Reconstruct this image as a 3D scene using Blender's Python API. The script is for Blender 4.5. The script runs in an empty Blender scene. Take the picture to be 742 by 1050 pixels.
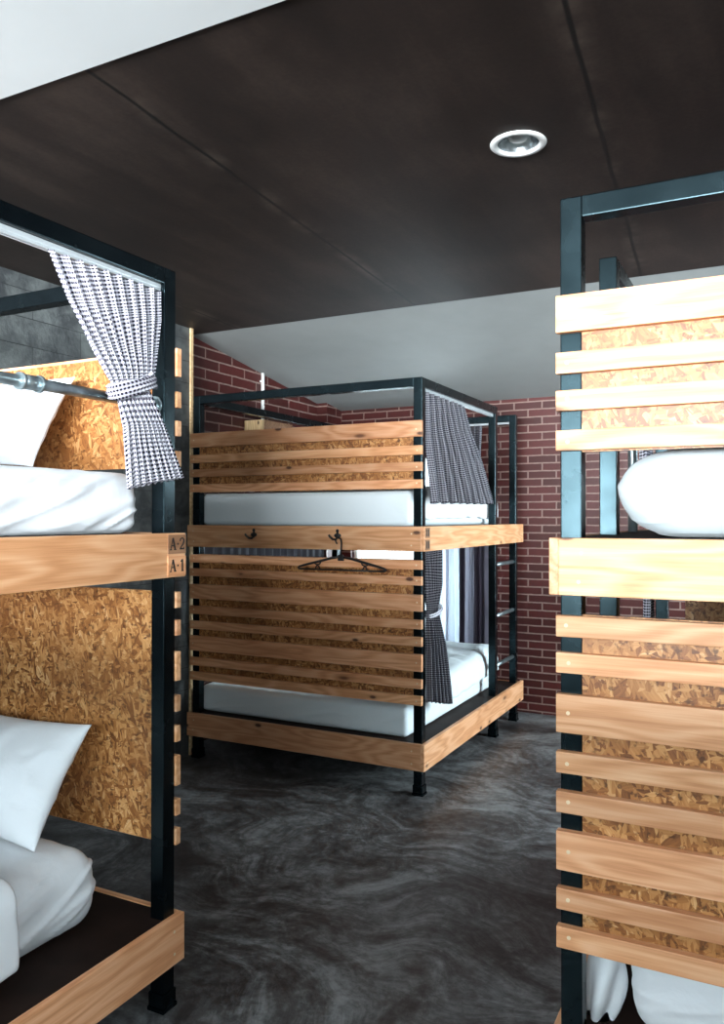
import bpy, bmesh, math, random
from mathutils import Vector, Matrix, noise
random.seed(7)
C = bpy.context.scene.collection
PI = math.pi

# ------------------------------------------------------------------ helpers
def link(name, bm, mats, parent=None, smooth=False, loc=None, rot=None):
    me = bpy.data.meshes.new(name)
    bmesh.ops.recalc_face_normals(bm, faces=bm.faces[:])
    bm.to_mesh(me); bm.free()
    if not isinstance(mats, (list, tuple)): mats = [mats]
    for m in mats: me.materials.append(m)
    if smooth:
        for p in me.polygons: p.use_smooth = True
    o = bpy.data.objects.new(name, me)
    C.objects.link(o)
    if parent is not None: o.parent = parent
    if loc is not None: o.location = loc
    if rot is not None: o.rotation_euler = rot
    return o

def empty(name, loc, label, cat, group=None):
    o = bpy.data.objects.new(name, None); C.objects.link(o)
    o.location = loc; o.empty_display_size = .1
    return tag(o, label, cat, group)

def tag(o, label, cat, group=None):
    o['label'] = label; o['category'] = cat
    if group: o['group'] = group
    return o

def struct(o):
    o['kind'] = 'structure'
    return o

def add_box(bm, x0, x1, y0, y1, z0, z1, mi=0, bevel=0.0):
    r = bmesh.ops.create_cube(bm, size=1.0)
    vs = r['verts']
    for v in vs:
        v.co = Vector((x0 + (v.co.x + .5) * (x1 - x0), y0 + (v.co.y + .5) * (y1 - y0), z0 + (v.co.z + .5) * (z1 - z0)))
    fs = set(f for v in vs for f in v.link_faces)
    for f in fs: f.material_index = mi
    if bevel > 0:
        es = list(set(e for v in vs for e in v.link_edges))
        bmesh.ops.bevel(bm, geom=es, offset=bevel, segments=2, profile=.6, affect='EDGES')

def add_cyl(bm, p0, p1, r0, r1=None, n=20, mi=0, caps=True):
    p0, p1 = Vector(p0), Vector(p1)
    if r1 is None: r1 = r0
    d = (p1 - p0).normalized()
    a = d.orthogonal().normalized(); b = d.cross(a)
    A = [bm.verts.new(p0 + (a * math.cos(t) + b * math.sin(t)) * r0) for t in [2 * PI * i / n for i in range(n)]]
    B = [bm.verts.new(p1 + (a * math.cos(t) + b * math.sin(t)) * r1) for t in [2 * PI * i / n for i in range(n)]]
    for i in range(n):
        f = bm.faces.new((A[i], A[(i + 1) % n], B[(i + 1) % n], B[i])); f.material_index = mi; f.smooth = True
    if caps:
        f = bm.faces.new(A); f.material_index = mi
        f = bm.faces.new(B); f.material_index = mi

def add_tube(bm, pts, r, n=12, mi=0):
    pts = [Vector(p) for p in pts]
    rings = []
    up = None
    for i, p in enumerate(pts):
        d = (pts[min(i + 1, len(pts) - 1)] - pts[max(i - 1, 0)]).normalized()
        if up is None: up = d.orthogonal().normalized()
        up = (up - d * up.dot(d)).normalized()
        b = d.cross(up)
        rr = r[i] if isinstance(r, (list, tuple)) else r
        rings.append([bm.verts.new(p + (up * math.cos(t) + b * math.sin(t)) * rr) for t in [2 * PI * k / n for k in range(n)]])
    for i in range(len(rings) - 1):
        for k in range(n):
            f = bm.faces.new((rings[i][k], rings[i][(k + 1) % n], rings[i + 1][(k + 1) % n], rings[i + 1][k]))
            f.smooth = True; f.material_index = mi
    bm.faces.new(rings[0]).material_index = mi
    bm.faces.new(rings[-1]).material_index = mi

def add_ellipsoid(bm, c, s, mi=0, u=20, v=12):
    r = bmesh.ops.create_uvsphere(bm, u_segments=u, v_segments=v, radius=1.0)
    for w in r['verts']:
        w.co = Vector((c[0] + w.co.x * s[0], c[1] + w.co.y * s[1], c[2] + w.co.z * s[2]))
        for f in w.link_faces: f.material_index = mi; f.smooth = True

# ------------------------------------------------------------------ materials
class NT:
    def __init__(s, name):
        s.m = bpy.data.materials.new(name); s.m.use_nodes = True
        s.t = s.m.node_tree; s.t.nodes.clear()
        s.out = s.n('ShaderNodeOutputMaterial')
    def n(s, k, **kw):
        x = s.t.nodes.new(k)
        for a, b in kw.items(): setattr(x, a, b)
        return x
    def l(s, a, b): s.t.links.new(a, b)
    def val(s, inp, v):
        if hasattr(v, 'is_linked') or isinstance(v, bpy.types.NodeSocket): s.l(v, inp)
        else: inp.default_value = v
    def math(s, op, a, b=None, c=None, clamp=False):
        x = s.n('ShaderNodeMath', operation=op); x.use_clamp = clamp
        s.val(x.inputs[0], a)
        if b is not None: s.val(x.inputs[1], b)
        if c is not None: s.val(x.inputs[2], c)
        return x.outputs[0]
    def mix(s, fac, a, b, bt='MIX'):
        x = s.n('ShaderNodeMix', data_type='RGBA', blend_type=bt)
        s.val(x.inputs[0], fac)
        for i, v in ((6, a), (7, b)):
            if isinstance(v, tuple): v = v if len(v) == 4 else (*v, 1)
            s.val(x.inputs[i], v)
        return x.outputs[2]
    def ramp(s, fac, stops, interp='LINEAR'):
        x = s.n('ShaderNodeValToRGB'); s.l(fac, x.inputs[0])
        e = x.color_ramp.elements; x.color_ramp.interpolation = interp
        while len(e) < len(stops): e.new(.5)
        for k, (p, c) in zip(e, stops):
            k.position = p
            k.color = (c, c, c, 1) if isinstance(c, (int, float)) else (*c, 1)
        return x.outputs[0]
    def mapping(s, vec, scale=(1, 1, 1), loc=(0, 0, 0), rot=(0, 0, 0)):
        x = s.n('ShaderNodeMapping'); s.l(vec, x.inputs[0])
        x.inputs['Scale'].default_value = scale; x.inputs['Location'].default_value = loc; x.inputs['Rotation'].default_value = rot
        return x.outputs[0]
    def noise(s, vec, scale=5, detail=4, rough=.55, dist=0):
        x = s.n('ShaderNodeTexNoise'); s.l(vec, x.inputs['Vector'])
        x.inputs['Scale'].default_value = scale; x.inputs['Detail'].default_value = detail
        x.inputs['Roughness'].default_value = rough; x.inputs['Distortion'].default_value = dist
        return x.outputs[0]
    def obj(s, rnd=0.0):
        tc = s.n('ShaderNodeTexCoord')
        if not rnd: return tc.outputs['Object']
        oi = s.n('ShaderNodeObjectInfo')
        v = s.n('ShaderNodeVectorMath', operation='ADD')
        m = s.n('ShaderNodeVectorMath', operation='SCALE'); m.inputs[0].default_value = (rnd, rnd * .37, rnd * .71)
        s.l(oi.outputs['Random'], m.inputs['Scale'])
        s.l(tc.outputs['Object'], v.inputs[0]); s.l(m.outputs[0], v.inputs[1])
        return v.outputs[0]
    def rnd(s): return s.n('ShaderNodeObjectInfo').outputs['Random']
    def bsdf(s, col, rough=.5, metal=0, spec=None, bump=None, bstr=.2, bdist=.01, **kw):
        b = s.n('ShaderNodeBsdfPrincipled')
        if isinstance(col, tuple): col = (*col, 1)
        s.val(b.inputs['Base Color'], col); s.val(b.inputs['Roughness'], rough); s.val(b.inputs['Metallic'], metal)
        if spec is not None: b.inputs['Specular IOR Level'].default_value = spec
        for k, v in kw.items(): b.inputs[k.replace('_', ' ')].default_value = v
        if bump is not None:
            bp = s.n('ShaderNodeBump'); bp.inputs['Strength'].default_value = bstr; bp.inputs['Distance'].default_value = bdist
            s.l(bump, bp.inputs['Height']); s.l(bp.outputs[0], b.inputs['Normal'])
        s.l(b.outputs[0], s.out.inputs[0])
        return b

def m_wood(name, dark, mid, light, knot=(.10, .035, .012)):
    k = NT(name)
    v = k.obj(37.0)
    warp = k.noise(k.mapping(v, (1.4, 5, 5)), 1.0, 2, .5)
    # long growth lines bent round by a slow noise
    g = k.math('ADD', k.noise(k.mapping(v, (.55, 9, 9)), 1.0, 2, .5), k.math('MULTIPLY', warp, .9))
    band = k.math('SINE', k.math('MULTIPLY', g, 52.0))
    band = k.math('MULTIPLY_ADD', band, .5, .5)
    fib = k.noise(k.mapping(v, (5, 170, 170)), 1.0, 3, .6)
    f = k.math('ADD', k.math('MULTIPLY', band, .34), k.math('MULTIPLY', fib, .72))
    col = k.ramp(f, [(.12, dark), (.5, mid), (.85, light)])
    big = k.noise(k.mapping(v, (1.3, 3, 3)), 1.0, 2, .5)
    col = k.mix(k.math('MULTIPLY', k.ramp(big, [(.45, 0.0), (.75, 1.0)]), .45), col, dark)
    # knots
    vo = k.n('ShaderNodeTexVoronoi'); vo.inputs['Scale'].default_value = 1.0
    k.l(k.mapping(v, (2.1, 6.5, 6.5)), vo.inputs['Vector'])
    kn = k.ramp(vo.outputs['Distance'], [(.0, 1.0), (.055, .85), (.10, .22), (.2, 0.0)])
    col = k.mix(kn, col, knot)
    vo2 = k.n('ShaderNodeTexVoronoi'); vo2.inputs['Scale'].default_value = 1.0
    k.l(k.mapping(v, (5.5, 12, 12), (3, 5, 7)), vo2.inputs['Vector'])
    sp2 = k.n('ShaderNodeSeparateColor'); k.l(vo2.outputs['Color'], sp2.inputs[0])
    kn2 = k.math('MULTIPLY', k.ramp(vo2.outputs['Distance'], [(.0, 1.0), (.10, .9), (.15, .15), (.24, 0.0)]), k.math('GREATER_THAN', sp2.outputs[0], .72))
    col = k.mix(kn2, col, (.06, .022, .010))
    r = k.rnd()
    val = k.math('MULTIPLY_ADD', r, .34, .82)
    hs = k.n('ShaderNodeHueSaturation'); k.l(val, hs.inputs['Value']); k.l(col, hs.inputs['Color'])
    k.l(k.math('MULTIPLY_ADD', k.math('FRACT', k.math('MULTIPLY', r, 7.3)), .005, .495), hs.inputs['Hue'])
    k.bsdf(hs.outputs[0], .48, spec=.35, bump=f, bstr=.12, bdist=.002)
    return k.m

def m_osb():
    k = NT('osb')
    v0 = k.obj(11.0)
    nz = k.n('ShaderNodeTexNoise'); nz.inputs['Scale'].default_value = 9; nz.inputs['Detail'].default_value = 2
    k.l(v0, nz.inputs['Vector'])
    w = k.n('ShaderNodeVectorMath', operation='MULTIPLY_ADD')
    k.l(nz.outputs['Color'], w.inputs[0]); w.inputs[1].default_value = (.04, .04, .04); k.l(v0, w.inputs[2])
    v = w.outputs[0]
    col = None; H = None
    tones = [(0, (.12, .040, .012)), (.22, (.27, .100, .028)), (.5, (.42, .180, .056)), (.8, (.57, .285, .103)), (1, (.74, .47, .24))]
    for i, (ang, sx, sz, thr) in enumerate([(.3, 15, 50, 0), (1.25, 14, 48, .45), (-.5, 12, 46, .55), (2.1, 22, 75, .55), (.8, 7, 34, .80), (-1.0, 8, 38, .82), (1.7, 36, 110, .66), (.1, 44, 110, .76)]):
        vo = k.n('ShaderNodeTexVoronoi'); vo.inputs['Scale'].default_value = 1
        rotd = k.mapping(v, (1, 1, 1), (i * 3.1, 0, i * 1.7), (0, ang, 0))
        k.l(k.mapping(rotd, (sx, 3, sz)), vo.inputs['Vector'])
        sp = k.n('ShaderNodeSeparateColor'); k.l(vo.outputs['Color'], sp.inputs[0])
        fibre = k.noise(k.mapping(rotd, (14, 3, 260)), 1, 2)
        tone = k.math('ADD', k.math('MULTIPLY', sp.outputs[0], .8), k.math('MULTIPLY', k.math('SUBTRACT', fibre, .4), .55), clamp=True)
        c = k.ramp(tone, tones)
        if col is None: col, H = c, sp.outputs[2]
        else:
            mask = k.math('GREATER_THAN', sp.outputs[1], thr)
            col = k.mix(mask, col, c); 
            hm = k.n('ShaderNodeMix', data_type='FLOAT'); k.l(mask, hm.inputs[0]); k.l(H, hm.inputs[2]); k.l(sp.outputs[2], hm.inputs[3]); H = hm.outputs[0]
    # dark voids and resin speckle
    sp = k.noise(v0, 60, 3, .6)
    col = k.mix(k.ramp(sp, [(.57, 0.0), (.68, .85)]), col, (.075, .026, .009))
    big = k.noise(v0, 3.2, 2)
    col = k.mix(k.ramp(big, [(.42, 0.0), (.70, .55)]), col, (.20, .07, .02))
    k.bsdf(col, .42, spec=.4, bump=H, bstr=.35, bdist=.002)
    return k.m

def m_plain(name, col, rough=.5, metal=0, spec=None, var=.15, scale=30):
    k = NT(name)
    n = k.noise(k.obj(), scale, 3)
    d = tuple(c * (1 - var) for c in col); h = tuple(min(1, c * (1 + var)) for c in col)
    k.bsdf(k.ramp(n, [(.3, d), (.7, h)]), rough, metal, spec, bump=n, bstr=.04, bdist=.002)
    return k.m

def m_steel():
    k = NT('black_painted_steel')
    n = k.noise(k.obj(), 40, 4, .6)
    col = k.ramp(n, [(.3, (.0008, .0013, .0018)), (.7, (.0014, .0022, .0030))])
    k.bsdf(col, k.ramp(k.noise(k.obj(), 9, 3), [(.3, .20), (.7, .30)]), 0, .35, bump=n, bstr=.05, bdist=.002, Specular_Tint=(.55, .88, 1, 1))
    return k.m

def m_brick(name, axis, L, Hh, ox, oz, mort=.0115):
    k = NT(name)
    g = k.n('ShaderNodeNewGeometry')
    s = k.n('ShaderNodeSeparateXYZ'); k.l(g.outputs['Position'], s.inputs[0])
    c = k.n('ShaderNodeCombineXYZ')
    nz = k.noise(g.outputs['Position'], 14, 3)
    wob = k.math('MULTIPLY', k.math('SUBTRACT', nz, .5), .006)
    k.l(k.math('ADD', k.math('ADD', s.outputs[axis], ox), wob), c.inputs[0]); k.l(k.math('ADD', k.math('ADD', s.outputs[2], oz), wob), c.inputs[1])
    b = k.n('ShaderNodeTexBrick'); k.l(c.outputs[0], b.inputs['Vector'])
    b.offset = .5; b.inputs['Scale'].default_value = 1; b.inputs['Mortar Size'].default_value = mort / 2
    b.inputs['Mortar Smooth'].default_value = .15; b.inputs['Bias'].default_value = 0
    b.inputs['Brick Width'].default_value = L; b.inputs['Row Height'].default_value = Hh
    b.inputs['Color1'].default_value = (.088, .0150, .0135, 1); b.inputs['Color2'].default_value = (.050, .0105, .0092, 1)
    b.inputs['Mortar'].default_value = (.26, .17, .145, 1)
    n = k.noise(g.outputs['Position'], 34, 4, .65)
    col = k.mix(k.math('MULTIPLY', k.ramp(n, [(.4, 0.0), (.75, 1.0)]), .35), b.outputs['Color'], (.05, .018, .014))
    hgt = k.math('ADD', k.math('SUBTRACT', 1.0, b.outputs['Fac']), k.math('MULTIPLY', n, .25))
    k.bsdf(col, k.ramp(n, [(.3, .33), (.7, .5)]), spec=.28, bump=hgt, bstr=.55, bdist=.006)
    return k.m

def m_greywall():
    k = NT('grey_cement_blocks')
    g = k.n('ShaderNodeNewGeometry')
    s = k.n('ShaderNodeSeparateXYZ'); k.l(g.outputs['Position'], s.inputs[0])
    c = k.n('ShaderNodeCombineXYZ'); k.l(s.outputs[1], c.inputs[0]); k.l(k.math('ADD', s.outputs[2], -.003), c.inputs[1])
    b = k.n('ShaderNodeTexBrick'); k.l(c.outputs[0], b.inputs['Vector'])
    b.offset = .5; b.inputs['Scale'].default_value = 1; b.inputs['Mortar Size'].default_value = .0022
    b.inputs['Brick Width'].default_value = .62; b.inputs['Row Height'].default_value = .138
    b.inputs['Color1'].default_value = (.105, .112, .110, 1); b.inputs['Color2'].default_value = (.080, .086, .085, 1); b.inputs['Mortar'].default_value = (.012, .012, .013, 1)
    n = k.noise(g.outputs['Position'], 6, 6, .62, .6)
    n2 = k.noise(g.outputs['Position'], 26, 4, .6)
    col = k.mix(k.math('MULTIPLY', k.ramp(n, [(.40, 0.0), (.60, 1.0)]), .85), b.outputs['Color'], (.018, .019, .022))
    col = k.mix(k.math('MULTIPLY', k.ramp(n2, [(.55, 0.0), (.75, 1.0)]), .3), col, (.15, .16, .155))
    k.bsdf(col, .55, bump=k.math('SUBTRACT', n2, b.outputs['Fac']), bstr=.6, bdist=.008)
    return k.m

def m_floor():
    k = NT('polished_cement_floor')
    g = k.n('ShaderNodeNewGeometry'); P = g.outputs['Position']
    nz = k.n('ShaderNodeTexNoise'); nz.inputs['Scale'].default_value = 1.1; nz.inputs['Detail'].default_value = 2
    k.l(P, nz.inputs['Vector'])
    w = k.n('ShaderNodeVectorMath', operation='MULTIPLY_ADD'); k.l(nz.outputs['Color'], w.inputs[0]); w.inputs[1].default_value = (1.5, 1.5, 0); k.l(P, w.inputs[2])
    # trowel sweeps: long noise bent into arcs
    sw = k.noise(k.mapping(w.outputs[0], (2.6, 6.0, 1), rot=(0, 0, .5)), 1, 9, .72, .4)
    cl = k.noise(P, 1.5, 6, .62, .5)
    fine = k.noise(k.mapping(w.outputs[0], (11, 30, 1), rot=(0, 0, .4)), 1, 9, .80)
    iso = k.noise(P, 24, 8, .72, .4)
    f = k.math('ADD', k.math('ADD', k.math('MULTIPLY', sw, .46), k.math('MULTIPLY', cl, .28)), k.math('ADD', k.math('MULTIPLY', fine, .20), k.math('MULTIPLY', iso, .22)))
    col = k.ramp(f, [(.455, (.012, .0098, .0095)), (.525, (.036, .031, .0305)), (.58, (.085, .083, .084)), (.68, (.25, .26, .262))])
    k.bsdf(col, k.ramp(fine, [(.3, .34), (.7, .52)]), spec=.45, bump=fine, bstr=.06, bdist=.004)
    return k.m

def m_darkceil():
    k = NT('dark_brown_ceiling_board')
    g = k.n('ShaderNodeNewGeometry'); P = g.outputs['Position']
    n = k.noise(k.mapping(P, (5, 1.0, 1)), 1, 6, .65, .3)
    n2 = k.noise(k.mapping(P, (2, 2, 1)), 1, 4, .6)
    n3 = k.noise(k.mapping(P, (70, 70, 1)), 1, 2, .6)
    f = k.math('ADD', k.math('ADD', k.math('MULTIPLY', n, .5), k.math('MULTIPLY', n2, .35)), k.math('MULTIPLY', n3, .15))
    col = k.ramp(f, [(.38, (.0095, .0055, .0043)), (.5, (.0180, .0108, .0084)), (.62, (.034, .0220, .0172))])
    s = k.n('ShaderNodeSeparateXYZ'); k.l(P, s.inputs[0])
    # board joints run away from the windows, one every 1.22 m
    wob = k.math('MULTIPLY', k.math('SUBTRACT', k.noise(P, 3, 2), .5), .02)
    u = k.math('FRACT', k.math('DIVIDE', k.math('ADD', k.math('ADD', s.outputs[0], k.math('MULTIPLY', s.outputs[1], .06)), wob), 1.22))
    d = k.math('ABSOLUTE', k.math('SUBTRACT', u, .745))
    seam = k.ramp(d, [(.0, 1.0), (.004, .9), (.008, 0.0)])
    halo = k.math('MULTIPLY', k.ramp(d, [(.0, 1.0), (.045, 0.0)]), k.ramp(k.noise(P, 5, 4), [(.46, 0.0), (.66, .8)]))
    col = k.mix(halo, col, (.095, .070, .056))
    col = k.mix(seam, col, (.0035, .0025, .002))
    # rows of screw holes beside the joints
    vo = k.n('ShaderNodeTexVoronoi'); vo.inputs['Scale'].default_value = 4.2; vo.inputs['Randomness'].default_value = .25; k.l(P, vo.inputs['Vector'])
    col = k.mix(k.ramp(vo.outputs['Distance'], [(.0, 1.0), (.022, .9), (.03, 0.0)]), col, (.008, .006, .006))
    k.bsdf(col, .62, spec=.3, bump=n3, bstr=.1, bdist=.003)
    return k.m

def m_cloth(name, col, sc=9):
    k = NT(name)
    v = k.obj()
    n = k.noise(v, sc, 4, .55, .6); n2 = k.noise(v, 600, 1)
    k.bsdf(k.ramp(n2, [(.2, tuple(c * .97 for c in col)), (.8, col)]), .85, spec=.15, bump=n, bstr=.35, bdist=.012, Sheen_Weight=.15)
    return k.m

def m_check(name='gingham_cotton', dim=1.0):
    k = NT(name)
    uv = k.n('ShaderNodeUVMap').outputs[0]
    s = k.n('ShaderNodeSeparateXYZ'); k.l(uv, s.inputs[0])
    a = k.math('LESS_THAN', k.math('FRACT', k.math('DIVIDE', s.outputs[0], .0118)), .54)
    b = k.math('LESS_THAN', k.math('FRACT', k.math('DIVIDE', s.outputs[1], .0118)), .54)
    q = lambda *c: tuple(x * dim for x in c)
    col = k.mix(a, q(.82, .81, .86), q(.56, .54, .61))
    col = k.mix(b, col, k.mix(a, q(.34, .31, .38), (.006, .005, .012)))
    d = k.n('ShaderNodeBsdfPrincipled'); k.l(col, d.inputs['Base Color']); d.inputs['Roughness'].default_value = .9; d.inputs['Specular IOR Level'].default_value = .1
    t = k.n('ShaderNodeBsdfTranslucent'); k.l(col, t.inputs[0])
    mx = k.n('ShaderNodeMixShader'); mx.inputs[0].default_value = .12
    k.l(d.outputs[0], mx.inputs[1]); k.l(t.outputs[0], mx.inputs[2]); k.l(mx.outputs[0], k.out.inputs[0])
    return k.m

def m_stripe():
    k = NT('striped_curtain_cotton')
    uv = k.n('ShaderNodeUVMap').outputs[0]
    s = k.n('ShaderNodeSeparateXYZ'); k.l(uv, s.inputs[0])
    col = k.ramp(s.outputs[0], [(0, (.85, .88, .92)), (.17, (.45, .46, .52)), (.21, (.72, .76, .82)), (.42, (.08, .065, .085)), (.52, (.42, .42, .47)), (.68, (.07, .058, .075)), (.76, (.15, .135, .165))], 'CONSTANT')
    d = k.n('ShaderNodeBsdfDiffuse'); k.l(col, d.inputs[0])
    t = k.n('ShaderNodeBsdfTranslucent'); k.l(col, t.inputs[0])
    mx = k.n('ShaderNodeMixShader'); mx.inputs[0].default_value = .6
    k.l(d.outputs[0], mx.inputs[1]); k.l(t.outputs[0], mx.inputs[2]); k.l(mx.outputs[0], k.out.inputs[0])
    return k.m

def m_sheer():
    k = NT('sheer_white_cotton')
    d = k.n('ShaderNodeBsdfDiffuse'); d.inputs[0].default_value = (.80, .82, .84, 1)
    t = k.n('ShaderNodeBsdfTranslucent'); t.inputs[0].default_value = (.80, .82, .84, 1)
    mx = k.n('ShaderNodeMixShader'); mx.inputs[0].default_value = .6
    k.l(d.outputs[0], mx.inputs[1]); k.l(t.outputs[0], mx.inputs[2]); k.l(mx.outputs[0], k.out.inputs[0])
    return k.m

def m_glass():
    k = NT('window_glass')
    t = k.n('ShaderNodeBsdfTransparent'); t.inputs[0].default_value = (.97, .985, .98, 1)
    g = k.n('ShaderNodeBsdfGlossy'); g.inputs['Roughness'].default_value = .02
    fr = k.n('ShaderNodeFresnel'); fr.inputs[0].default_value = 1.3
    mx = k.n('ShaderNodeMixShader'); k.l(fr.outputs[0], mx.inputs[0]); k.l(t.outputs[0], mx.inputs[1]); k.l(g.outputs[0], mx.inputs[2])
    k.l(mx.outputs[0], k.out.inputs[0])
    return k.m

WOOD = m_wood('pine', (.46, .190, .074), (.68, .338, .160), (.80, .462, .262))
PALEWOOD = m_wood('pale_pine', (.42, .26, .13), (.62, .43, .22), (.74, .55, .32))
STAIN = m_wood('stained_wood', (.16, .07, .03), (.27, .14, .07), (.36, .20, .11))
PLUG = m_plain('wood_filler', (.70, .53, .34), .6)
OSB = m_osb()
STEEL = m_steel()
DECK = m_plain('dark_brown_deck_board', (.016, .0085, .0065), .62, spec=.12, var=.35, scale=8)
GALV = m_plain('galvanised_pipe', (.30, .36, .38), .33, .85, var=.3, scale=24)
ALU = m_plain('curtain_track_aluminium', (.46, .49, .51), .35, .35, var=.05)
WHITE = m_plain('white_paint', (.82, .82, .80), .6, var=.03, scale=6)
LINEN = m_cloth('white_linen', (.75, .76, .785))
BLUELINEN = m_cloth('pale_blue_white_sheet', (.72, .79, .82))
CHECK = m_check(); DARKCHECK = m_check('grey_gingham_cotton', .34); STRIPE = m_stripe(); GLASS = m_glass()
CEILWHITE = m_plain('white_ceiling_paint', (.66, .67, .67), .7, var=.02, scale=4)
BLACK = m_plain('black_plastic', (.010, .009, .009), .4)
INK = m_plain('black_ink', (.008, .007, .007), .6)
BRICK_B = m_brick('painted_red_brick', 0, .2185, .0594, .0175, -.018)
BRICK_L = m_brick('painted_red_brick_side', 1, .300, .0705, .04, -.036)
GREYWALL = m_greywall(); FLOOR = m_floor(); DARKCEIL = m_darkceil()
SILVER = m_plain('lamp_reflector', (.70, .74, .76), .22, .9, var=.05)
BULB = m_plain('frosted_bulb', (.62, .66, .66), .35, var=.03)

# ------------------------------------------------------------------ room shell
XL, XG, XR = -3.39, -3.27, 1.26
YF, YB = -2.7, 6.056
ZC = 2.70
def slab(name, x0, x1, y0, y1, z0, z1, m):
    bm = bmesh.new(); add_box(bm, x0, x1, y0, y1, z0, z1)
    return struct(link(name, bm, m))
slab('floor', XL - .2, XR + .2, YF - .2, YB + .2, -.12, 0, FLOOR)

def wall_with_hole(name, axis, pos, thick, a0, a1, z0, z1, h, m):
    """wall across axis ('x' = wall spans x at y=pos) with one opening h=(a0,a1,z0,z1)"""
    bm = bmesh.new()
    def bx(p, q, r, s):
        if q - p < 1e-4 or s - r < 1e-4: return
        if axis == 'x': add_box(bm, p, q, min(pos, pos + thick), max(pos, pos + thick), r, s)
        else: add_box(bm, min(pos, pos + thick), max(pos, pos + thick), p, q, r, s)
    bx(a0, h[0], z0, z1); bx(h[1], a1, z0, z1); bx(h[0], h[1], z0, h[2]); bx(h[0], h[1], h[3], z1)
    return struct(link(name, bm, m))

WF = (-3.1, 1.1, 1.28, 2.62)         # front glazing, behind the viewer
WB = (-3.20, -2.06, .48, 1.99)     # window behind the middle bunk
WS = (-2.3, .60, 1.30, 2.50)          # window in the right wall beside the viewer
WR = (4.15, 5.75, .55, 2.15)        # window in the right wall beyond the near bunk
wall_with_hole('wall_front', 'x', YF, -.2, XG - .2, XR + .2, 0, 3.0, WF, GREYWALL)
wall_with_hole('wall_back', 'x', YB, .22, XL - .2, XR + .2, 0, 2.9, WB, BRICK_B)
wall_with_hole('wall_right', 'y', XR, .2, 2.5, YB, 0, 3.0, WR, BRICK_L)
wall_with_hole('wall_right.001', 'y', XR, .2, YF, 2.5, 0, 3.0, WS, GREYWALL)
slab('wall_left', XL - .2, XL, 4.02, YB, 0, 2.95, BRICK_L)
slab('wall_left.001', XL - .2, XG, YF, 4.02, 0, 3.0, GREYWALL)
slab('trim_1', XG + .001, XG + .011, 3.998, 4.022, 0, 2.70, PALEWOOD)
bm = bmesh.new(); add_box(bm, XL, XL + .095, 5.80, YB, 0, 2.46)
struct(link('wall_left.002', bm, BRICK_L))

# dark dropped ceiling with the round hole for the downlight
LX, LY, LR = -.714, 2.497, .070
bm = bmesh.new()
x0, x1, y0, y1 = XG - .2, XR + .1, 1.553, 4.150
N = 64
def ring_pt(t):
    dx, dy = math.cos(t), math.sin(t)
    k = 1e9
    if dx > 1e-9: k = min(k, (x1 - LX) / dx)
    if dx < -1e-9: k = min(k, (x0 - LX) / dx)
    if dy > 1e-9: k = min(k, (y1 - LY) / dy)
    if dy < -1e-9: k = min(k, (y0 - LY) / dy)
    return LX + dx * k, LY + dy * k
angs = sorted([2 * PI * i / N for i in range(N)] + [math.atan2(cy - LY, cx - LX) % (2 * PI) for cx in (x0, x1) for cy in (y0, y1)])
for zz, fl in ((ZC, 0), (ZC + .06, 1)):
    A = [bm.verts.new((LX + LR * math.cos(t), LY + LR * math.sin(t), zz)) for t in angs]
    B = [bm.verts.new((*ring_pt(t), zz)) for t in angs]
    for i in range(len(angs)):
        j = (i + 1) % len(angs)
        bm.faces.new((A[i], A[j], B[j], B[i]))
    if fl == 0: A0, B0 = A, B
    else:
        for i in range(len(angs)):
            j = (i + 1) % len(angs)
            bm.faces.new((A0[i], A0[j], A[j], A[i])); bm.faces.new((B0[i], B0[j], B[j], B[i]))
struct(link('ceiling', bm, DARKCEIL))
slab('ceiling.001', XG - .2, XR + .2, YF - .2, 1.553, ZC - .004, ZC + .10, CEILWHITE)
bm = bmesh.new()                                       # pale sloping ceiling that falls to the back wall
prof = [(4.150, 2.702), (YB + .05, 2.415), (YB + .05, 2.53), (4.150, 2.82)]
fr = [bm.verts.new((XL - .1, y, z)) for y, z in prof]; bk = [bm.verts.new((XR + .2, y, z)) for y, z in prof]
bm.faces.new(fr); bm.faces.new(bk)
for i in range(4): bm.faces.new((fr[i], fr[(i + 1) % 4], bk[(i + 1) % 4], bk[i]))
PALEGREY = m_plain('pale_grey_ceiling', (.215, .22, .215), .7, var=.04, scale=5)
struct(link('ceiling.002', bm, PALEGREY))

# windows: frame, mullions and a pane each
def window(name, axis, pos, h, nm, depth=.06, sash=.05):
    a0, a1, z0, z1 = h
    def bx(bm, p, q, r, s, d0, d1):
        if axis == 'x': add_box(bm, p, q, pos + d0, pos + d1, r, s)
        else: add_box(bm, pos + d0, pos + d1, p, q, r, s)
    s = 1 if (pos > 0) else -1
    d0, d1 = sorted((s * .06, s * (.06 + depth)))
    bm = bmesh.new()
    bx(bm, a0, a1, z0, z0 + sash, d0, d1); bx(bm, a0, a1, z1 - sash, z1, d0, d1)
    bx(bm, a0, a0 + sash, z0 + sash, z1 - sash, d0, d1); bx(bm, a1 - sash, a1, z0 + sash, z1 - sash, d0, d1)
    for i in range(1, nm):
        c = a0 + (a1 - a0) * i / nm
        bx(bm, c - sash / 2, c + sash / 2, z0 + sash, z1 - sash, d0, d1)
    o = struct(link(name, bm, WHITE))
    bm = bmesh.new(); dm = (d0 + d1) / 2
    bx(bm, a0 + sash * .5, a1 - sash * .5, z0 + sash * .5, z1 - sash * .5, dm - .003, dm + .003)
    link('pane', bm, GLASS, o)
    return o
window('window_1', 'x', YF, WF, 4)
window('window_2', 'x', YB, WB, 1, sash=.03)
window('window_3', 'y', XR, WR, 2)
window('window_4', 'y', XR, WS, 3)

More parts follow.
